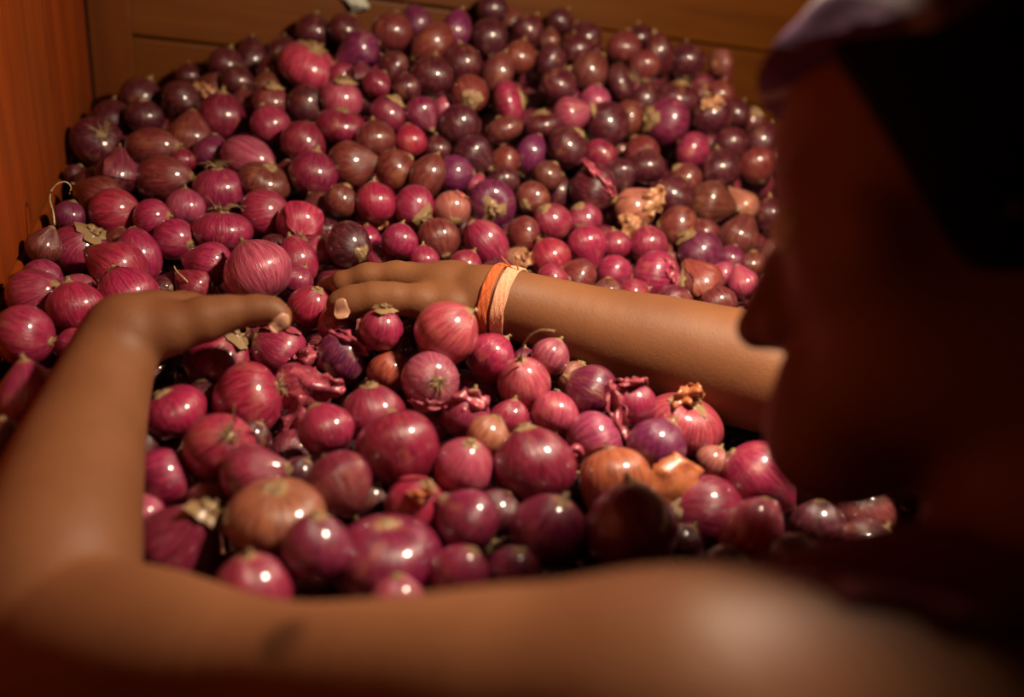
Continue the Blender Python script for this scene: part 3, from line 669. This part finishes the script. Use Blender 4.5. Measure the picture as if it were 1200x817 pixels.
for it in range(260):
    PW = CAM+RAY*D[:, None]+LAT; RAD = SZ/2*D/F
    dv = PW[:, None]-PW[None]; ds = np.sqrt((dv**2).sum(-1))+np.eye(N)*9
    need = (RAD[:, None]*KS[:, None]+RAD[None]*KS[None])*.955; ov = np.maximum(need-ds, 0)
    if ov.max() < .0006: break
    ii, jj = np.nonzero(ov > 0)
    step = np.zeros(N); lat = np.zeros((N, 3)); cnt = np.zeros(N)+1e-9
    u = dv[ii, jj]/ds[ii, jj][:, None]
    sg = np.where(D[ii] >= D[jj], 1., -1.)
    np.add.at(step, ii, sg*ov[ii, jj]*.55); np.add.at(lat, ii, u*ov[ii, jj][:, None]*.22); np.add.at(cnt, ii, 1)
    D += np.clip(step/np.sqrt(cnt), -.006, .006) - (D-D0)*.02
    LAT += np.clip(lat/np.sqrt(cnt)[:, None], -.003, .003); LAT *= .97
    # keep clear of arms and hands, and inside the boards
    PW = CAM+RAY*D[:, None]+LAT; s = body_sdf(PW); inn = np.maximum(RAD*.99-s, 0); D += np.minimum(inn, .006)*FRONT
    PW = CAM+RAY*D[:, None]+LAT
    LAT[:, 0] += np.maximum(XL+RAD+.003-PW[:, 0], 0)*.5; LAT[:, 1] -= np.maximum(PW[:, 1]-(YB-.014-RAD), 0)*.5
PW = CAM+RAY*D[:, None]+LAT; RAD = SZ/2*D/F
print('relax', it, 'max overlap', ov.max(), 'body', (RAD-body_sdf(PW)).max(), 'size', np.percentile(RAD*2, [0, 10, 50, 90, 100]).round(3))

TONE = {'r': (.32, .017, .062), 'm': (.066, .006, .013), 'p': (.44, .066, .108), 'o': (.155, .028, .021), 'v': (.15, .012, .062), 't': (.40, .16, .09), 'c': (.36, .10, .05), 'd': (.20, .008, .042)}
def basis(n, spin):
    n = unit(n); a = np.cross(n, [.3, .5, .81]); a = unit(a); b = np.cross(n, a)
    c, s = math.cos(spin), math.sin(spin); return np.array([a*c+b*s, -a*s+b*c, n]).T
GROUP = 'red onions heaped in the wooden bin'
def make_onion(i, kind, tone, p, rad, axis, fl, seed, q_t=0.):
    r = random.Random(seed); shp = SHAPES[kind][r.randrange(4)]
    B = basis(axis, r.uniform(0, 6.28)); sc = rad*np.array([r.uniform(.96, 1.04), r.uniform(.96, 1.04), r.uniform(.95, 1.05)])
    cen = {'t': .20, 'f': 0., 'g': 0.02, 'e': 0.}[kind]*rad*.55
    o = link('red_onion', shp[0]); loc = p-B[:, 2]*cen
    o.matrix_world = Matrix([[B[j][0]*sc[0], B[j][1]*sc[1], B[j][2]*sc[2], loc[j]] for j in range(3)]+[[0, 0, 0, 1]])
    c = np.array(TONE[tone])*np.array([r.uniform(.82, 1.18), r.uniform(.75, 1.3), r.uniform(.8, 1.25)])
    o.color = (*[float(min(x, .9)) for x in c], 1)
    zb, zt, lean = shp[1]
    st = 'crown' if 'C' in fl or 'W' in fl else 'stub' if 'U' in fl else r.choice(['stalk', 'stalk', 'stub', 'crown'] if kind != 't' else ['stalk', 'stub'])
    ks = 1.0 if 'C' not in fl else 1.9
    if 'U' in fl: ks = 1.6
    if q_t > .5 and 'C' not in fl: ks = 1.5; st = 'stub'
    nk = link('neck', NECKS[st][r.randrange(3)], o); nk.location = (lean[0]*zt, lean[1]*zt, zt+(.0 if kind != 't' else -.02)); nk.scale = (ks*(.7 if kind == 't' else .8), ks*(.7 if kind == 't' else .8), ks*.5); nk.rotation_euler = (0, 0, r.uniform(0, 6.28))
    rt = link('root_tuft', ROOTS['tuft' if 'R' in fl or r.random() < .2 else 'plate'][r.randrange(3)], o); rt.location = (lean[0]*zb, lean[1]*zb, zb+.015); rs = 1.2 if 'R' in fl else .9; rt.scale = (rs, rs, rs); rt.rotation_euler = (0, 0, r.uniform(0, 6.28))
    if 'S' in fl or r.random() < .06:
        sk = link('loose_skin', SKINS[kind][r.randrange(6)], o); sk.rotation_euler = (0, 0, r.uniform(0, 6.28)); cs = c*r.uniform(.8, 1.5)+np.array(TONE[r.choice('ppot')])*.25; sk.color = (*[float(min(x, .9)) for x in cs], 1)
    o['group'] = GROUP; o['category'] = 'onion'
    return o
ONIONS = []
for i, q in enumerate(ON):
    a, t = math.radians(q[5]), q[6]; s = math.sqrt(1-t*t)
    ax_ = M.T @ np.array([math.cos(a)*s, math.sin(a)*s, -t])
    ONIONS.append(make_onion(i, q[3], q[4], PW[i], RAD[i], ax_, FL[i], 1000+i, t))

# ------------------------------------------------------------------ onions under and beside the ones that can be told apart
LOW = {k: [onion_mesh('low', k, 70+i, 14, 2, MAT_ONION_STUFF)[0] for i in range(2)] for k in 'gft'}
LOWD = []
for k in LOW:
    for me in LOW[k]:
        v = np.empty(len(me.vertices)*3); me.vertices.foreach_get('co', v); lu = np.empty(len(me.loops)*2); me.uv_layers[0].data.foreach_get('uv', lu)
        li = np.empty(len(me.loops), int); me.loops.foreach_get('vertex_index', li); uvv = np.zeros((len(me.vertices), 2)); uvv[li] = lu.reshape(-1, 2)
        LOWD.append((v.reshape(-1, 3), [tuple(p.vertices) for p in me.polygons], uvv)); bpy.data.meshes.remove(me)
cand = []
pitch = .039
for layer in range(0, 4):
    for ix in range(int((XR-XL)/pitch)+1):
        for iy in range(int((YB-YF)/(pitch*.87))+1):
            x = XL+.024+(ix+.5*((iy+layer) % 2))*pitch+RNG.normal()*.004; y = YF+.024+iy*pitch*.87+RNG.normal()*.004
            rr = RNG.uniform(.0185, .023)
            if x > XR-.024 or y > YB-.036 or x < XL+.024: continue
            z = float(heap(x, y))-.016-layer*.034+RNG.normal()*.004
            if z < ZF+rr: continue
            cand.append((x, y, z, rr, layer))
cand = np.array(cand); cp = cand[:, :3]; pj = proj(cp)
dd = np.sqrt(((cp[:, None]-PW[None])**2).sum(-1)) - (cand[:, 3][:, None]+RAD[None])*.90
ok = dd.min(1) > 0
ok &= body_sdf(cp) > cand[:, 3]*.9
# a top-layer onion may not stand in front of one that is listed
inside = (pj[:, 0] > -60) & (pj[:, 0] < 935) & (pj[:, 1] > -40) & (pj[:, 1] < 700)
near = (np.sqrt(((pj[:, None, :2]-PXY[None])**2).sum(-1)) - SZ[None]*.5).min(1)
ok &= ~(inside & (cand[:, 4] == 0) & (near < 8))
frontier = np.zeros(len(cand), bool)
pd = np.sqrt(((pj[:, None, :2]-PXY[None])**2).sum(-1)) < SZ[None]*.55
for_d = np.where(pd, D[None], 9).min(1); ok &= ~(inside & (pj[:, 2] < for_d-.004) & (for_d < 8))
cand = cand[ok]; print('heap fill', len(cand), [int((cand[:, 4] == l).sum()) for l in range(4)])
SV, SF, SU = [], [], []; b = 0
for x, y, z, rr, l in cand:
    v, f, uv = LOWD[RNG.integers(len(LOWD))]; B = basis(RNG.normal(size=3), RNG.uniform(0, 6.28)); vv = (v*rr)@B.T+np.array([x, y, z])
    SV.append(vv); SU.append(uv); SF += [tuple(i+b for i in q) for q in f]; b += len(vv)
so = link('onion_heap', mesh_of('onion_heap', np.concatenate(SV), SF, uv=np.concatenate(SU), mat=MAT_ONION_STUFF))
tag(so, 'red onions filling the bin underneath and beyond the ones in view', 'onions', kind='stuff')

# ------------------------------------------------------------------ peeling skins, strands, plaster lump
def flap_mesh(pts, d0, seed, mat, crumple=.0028):
    r = np.random.default_rng(seed); q = spline([(x, y, d0+dz, w_) for x, y, dz, w_ in pts], 15); nw = 11; V, Fc = [], []
    ph = r.uniform(0, 6.28, 8)
    for i, (x, y, d, w_) in enumerate(q):
        t = q[min(i+1, len(q)-1)][:2]-q[max(i-1, 0)][:2]; t = t/(np.linalg.norm(t)+1e-9); nn = np.array([-t[1], t[0]])
        for j in range(nw):
            b = (j/(nw-1)-.5)*2; ww = w_*(1+.18*math.sin(2.3*i+ph[0]+b)+.12*math.sin(4.1*i+ph[1]-2*b)) if abs(b) > .5 else w_
            e = crumple*(math.sin(3.1*b+.5*i+ph[2])+.7*math.sin(5.3*b-.8*i+ph[3])+.5*math.sin(1.3*i+ph[4]))+.004*b*b
            V.append(P(x+nn[0]*b*ww+r.normal()*.5, y+nn[1]*b*ww+r.normal()*.5, d+e))
    for i in range(len(q)-1):
        for j in range(nw-1): Fc.append((i*nw+j, i*nw+j+1, (i+1)*nw+j+1, (i+1)*nw+j))
    return mesh_of('peeling_skin', V, Fc, mat=mat)
def idx(x, y): return int(np.argmin(((PXY-np.array([x, y]))**2).sum(1)))
bpy.context.view_layer.update()
def flap(at_, pts, seed, mat, lab=None, lift=-.95, cr=.0028):
    i = idx(*at_); d = D[i]+RAD[i]*lift; o = link('peeling_skin', flap_mesh(pts, d, seed, mat, cr), ONIONS[i])
    o.matrix_parent_inverse = ONIONS[i].matrix_basis.inverted()
    md = o.modifiers.new('thick', 'SOLIDIFY'); md.thickness = .0005
    if lab: o['label'] = lab
flap((349, 456), [(322, 464, .004, 14), (345, 454, 0, 22), (375, 456, .002, 20), (404, 452, .006, 8)], 1, MAT_FLAP, 'crumpled papery pink skin peeling off')
flap((349, 456), [(348, 462, -.002, 15), (342, 490, -.001, 14), (338, 512, .002, 13), (330, 530, .006, 4)], 2, MAT_FLAP)
flap((735, 472), [(714, 450, 0, 7), (721, 474, -.004, 11), (728, 498, -.003, 9), (734, 520, .0, 4)], 3, MAT_FLAP, 'torn papery skin standing up')
flap((735, 472), [(712, 450, .002, 4), (735, 449, 0, 6), (759, 446, .004, 4)], 4, MAT_FLAP)
flap((744, 246), [(750, 250, .004, 7), (765, 236, -.004, 14), (777, 218, -.008, 4)], 5, MAT_FLAPT, 'large tan leaf of dry skin')
flap((744, 246), [(728, 250, .004, 9), (740, 262, -.003, 12), (732, 280, .004, 5)], 6, MAT_FLAPT)
flap((797, 499), [(790, 482, .012, 6), (803, 467, .012, 13), (823, 456, .012, 9)], 7, MAT_FLAPO, 'copper flake of skin at the neck')
flap((693, 222), [(682, 186, .0, 3), (697, 202, -.003, 6), (712, 218, -.003, 6), (721, 230, .004, 3)], 8, MAT_FLAP)
flap((440, 237), [(418, 262, .012, 7), (440, 256, .000, 13), (461, 256, .008, 10)], 9, MAT_FLAPO)
flap((768, 324), [(778, 303, .006, 6), (786, 318, .0, 8), (792, 336, .004, 5)], 10, MAT_FLAP)
flap((487, 598), [(475, 578, .004, 6), (490, 583, -.003, 8), (506, 574, .0, 5)], 11, MAT_FLAPO)
flap((402, 418), [(385, 390, .012, 4), (410, 398, .004, 9), (434, 414, .008, 7)], 12, MAT_FLAP)
flap((606, 307), [(600, 300, .004, 8), (614, 308, -.002, 9), (622, 296, .0, 4)], 13, MAT_FLAPT)
flap((543, 486), [(520, 478, .008, 5), (545, 470, .0, 13), (572, 476, .006, 10)], 14, MAT_FLAP)
flap((695, 516), [(668, 545, .006, 5), (675, 530, .0, 12), (690, 545, .006, 9)], 15, MAT_FLAP)
flap((328, 413), [(345, 425, .004, 9), (358, 420, .0, 12), (366, 405, .006, 7)], 16, MAT_FLAP)
flap((509, 445), [(478, 467, .008, 4), (500, 476, .0, 8), (530, 472, .006, 5)], 17, MAT_FLAP)
flap((834, 134), [(822, 122, .0, 6), (836, 122, -.004, 9), (848, 116, .0, 6)], 18, MAT_FLAPT)
flap((250, 101), [(224, 102, .004, 3), (240, 105, -.002, 9), (254, 114, .0, 7)], 19, MAT_FLAPT)
# a loose copper skin lying over the onions in front
fo = link('onion_skin', flap_mesh([(752, 600, .0, 12), (772, 584, -.006, 26), (792, 564, -.006, 31), (808, 540, .002, 19)], float(D[idx(772, 522)]-RAD[idx(772, 522)]-.012), 30, MAT_FLAPO, .0010))
md = fo.modifiers.new('thick', 'SOLIDIFY'); md.thickness = .0006
tag(fo, 'loose copper-orange flake of dry onion skin resting beside the large dark purple onion', 'onion skin')
def strand(at_, pts, r_, lab):
    i = idx(*at_); v, f = tube(spline([P(x, y, D[i]+dz) for x, y, dz in pts], 22), r_, 5, .5); o = link('dry_strand', mesh_of('dry_strand', v, f, mat=MAT_ROOT), ONIONS[i]); o.matrix_parent_inverse = ONIONS[i].matrix_basis.inverted(); o['label'] = lab
strand((50, 288), [(64, 264, 0), (62, 248, 0), (58, 232, -.004), (64, 218, -.006), (76, 213, -.004), (83, 219, 0), (81, 228, .002)], .0012, 'curling dry neck strand')
strand((620, 449), [(611, 424, -.02), (612, 409, -.028), (620, 395, -.034), (634, 387, -.038), (650, 388, -.04)], .0010, 'curling dry root strand')
strand((224, 335), [(222, 333, -.012), (214, 325, -.016), (207, 318, -.014), (204, 312, -.012)], .0013, 'thin dry neck tip')
r_ = np.random.default_rng(3); c_ = on_plane(418, 2, 1, YB-.006); V_, F_ = [], []
for i in range(9):
    for j in range(14):
        th, ph = math.pi*i/8, 2*math.pi*j/14; q = .011*(1+.28*r_.normal()*(0 < i < 8))
        V_.append(c_+q*np.array([1.5*math.sin(th)*math.cos(ph), .6*math.cos(th), .9*math.sin(th)*math.sin(ph)]))
for i in range(8):
    for j in range(14): F_.append((i*14+j, i*14+(j+1) % 14, (i+1)*14+(j+1) % 14, (i+1)*14+j))
kp = NB('white_plaster'); pl = link('plaster_lump', mesh_of('plaster_lump', V_, F_, mat=kp.out(Base_Color=(.42, .40, .33, 1), Roughness=.9)))
tag(pl, 'small whitish plaster lump stuck to the back planks at the top edge', 'plaster')

# ------------------------------------------------------------------ labels
TW = {'r': 'crimson', 'm': 'dark maroon', 'p': 'pale pink', 'o': 'copper-brown', 'v': 'purple', 't': 'tan-skinned', 'c': 'bright copper', 'd': 'deep red'}
SW = {'g': 'round', 'f': 'squat', 'e': 'egg-shaped', 't': 'teardrop'}
LM = [('the corner post', 135, 85), ('the left board', 15, 290), ('the left thumb', 285, 368), ('the left wrist', 130, 395), ('the left forearm', 95, 520), ('the inner elbow', 165, 640),
      ('the thread bracelets', 590, 345), ('the right thumb', 420, 358), ('the right forearm', 740, 395), ('the bent upper arm', 440, 715), ('the bare shoulder', 760, 690), ('the nose', 868, 350), ('the dark chin', 885, 520),
      ('the big flat pink onion', 362, 78), ('the papery tan onion', 744, 246), ('the big copper onion', 323, 604), ('the pink root-end onion', 509, 445), ('the purple ring-necked onion', 575, 240),
      ('the topmost onion', 578, 11), ('the headscarf', 915, 110), ('the wide seam end', 800, 50), ('the tufted crimson onion', 257, 223), ('the scaly-necked onion', 834, 134), ('the loose skin flake', 793, 562), ('the papery flap', 365, 465)]
SPECIAL = {(362, 78): 'large flat pale pink onion with a dry tan crown, high on the heap', (744, 246): 'papery tan onion with a big dry leaf of skin sticking up', (323, 604): 'very large squat copper onion with pale round neck scar, near the elbow',
           (509, 445): 'pale pink onion whose pale root end faces the viewer squarely', (575, 240): 'purple onion with a ring around its sunken pale neck, mid heap', (578, 11): 'topmost dark maroon onion, highest of the whole heap against the back planks',
           (303, 320): 'large pinkish teardrop onion held behind the left thumb', (365, 361): 'crimson onion gripped at the fingertips of the right hand', (394, 381): 'crimson onion directly under the right thumb tip',
           (448, 648): 'very large squat dark crimson onion just above the bent upper arm', (112, 167): 'maroon onion with pale root tuft facing out, beside the left board', (349, 456): 'crimson onion under a crumpled papery pink skin flap',
           (735, 472): 'crimson onion with a torn papery flap standing up under the right forearm', (797, 499): 'broad pink striped onion with a copper skin flake at its neck', (532, 203): 'smooth vivid purple onion in the middle of the heap',
           (738, 620): 'large dark purple onion just above the bare shoulder', (257, 223): 'crimson onion with a brown root tuft on top, left part of the heap', (834, 134): 'maroon onion with a scaly silvery neck at the right of the heap',
           (50, 288): 'copper onion by the left board with a curling dry strand', (212, 630): 'large dark teardrop onion tucked into the inner elbow', (693, 459) if False else (694, 459): 'very dark purple onion in the shade under the right forearm'}
LAB = {}
for i, q in enumerate(ON):
    if (q[0], q[1]) in SPECIAL: LAB[i] = (SPECIAL[(q[0], q[1])], 0); continue
    sz = 'tiny ' if RAD[i] < .0145 else 'small ' if RAD[i] < .0185 else 'large ' if RAD[i] > .026 else ''
    t, a = q[6], q[5] % 360
    pose = 'roots showing' if 'R' in FL[i] else 'torn skin' if 'S' in FL[i] else 'dry crown showing' if 'C' in FL[i] else 'neck towards the viewer' if t > .5 else 'neck '+('right', 'up', 'left', 'down')[int(((a+45) % 360)//90)]
    best = min((l for l in LM if (abs(l[1]-q[0])+abs(l[2]-q[1])) > 3), key=lambda l: math.hypot(l[1]-q[0], l[2]-q[1]))
    dx, dy = q[0]-best[1], q[1]-best[2]; ds_ = math.hypot(dx, dy); an = math.degrees(math.atan2(-dy, dx)) % 360
    dr = ('right of', 'upper right of', 'above', 'upper left of', 'left of', 'lower left of', 'below', 'lower right of')[int(((an+22.5) % 360)//45)]
    far = 'just ' if ds_ < 50 else 'well ' if ds_ > 95 else ''
    LAB[i] = (f"{sz}{TW[q[4]]} {SW[q[3]]} onion, {pose}, {far}{dr} {best[0]}", ds_)
by = {}
for i, (l, d_) in LAB.items(): by.setdefault(l, []).append((d_, i))
for l, v in by.items():
    v.sort()
    for k_, (d_, i) in enumerate(v):
        ONIONS[i]['label'] = l if len(v) == 1 else l+' - '+((['nearer one', 'farther one'] if len(v) == 2 else ['nearest one', 'second nearest', 'third nearest', 'fourth nearest', 'fifth nearest'])[k_])
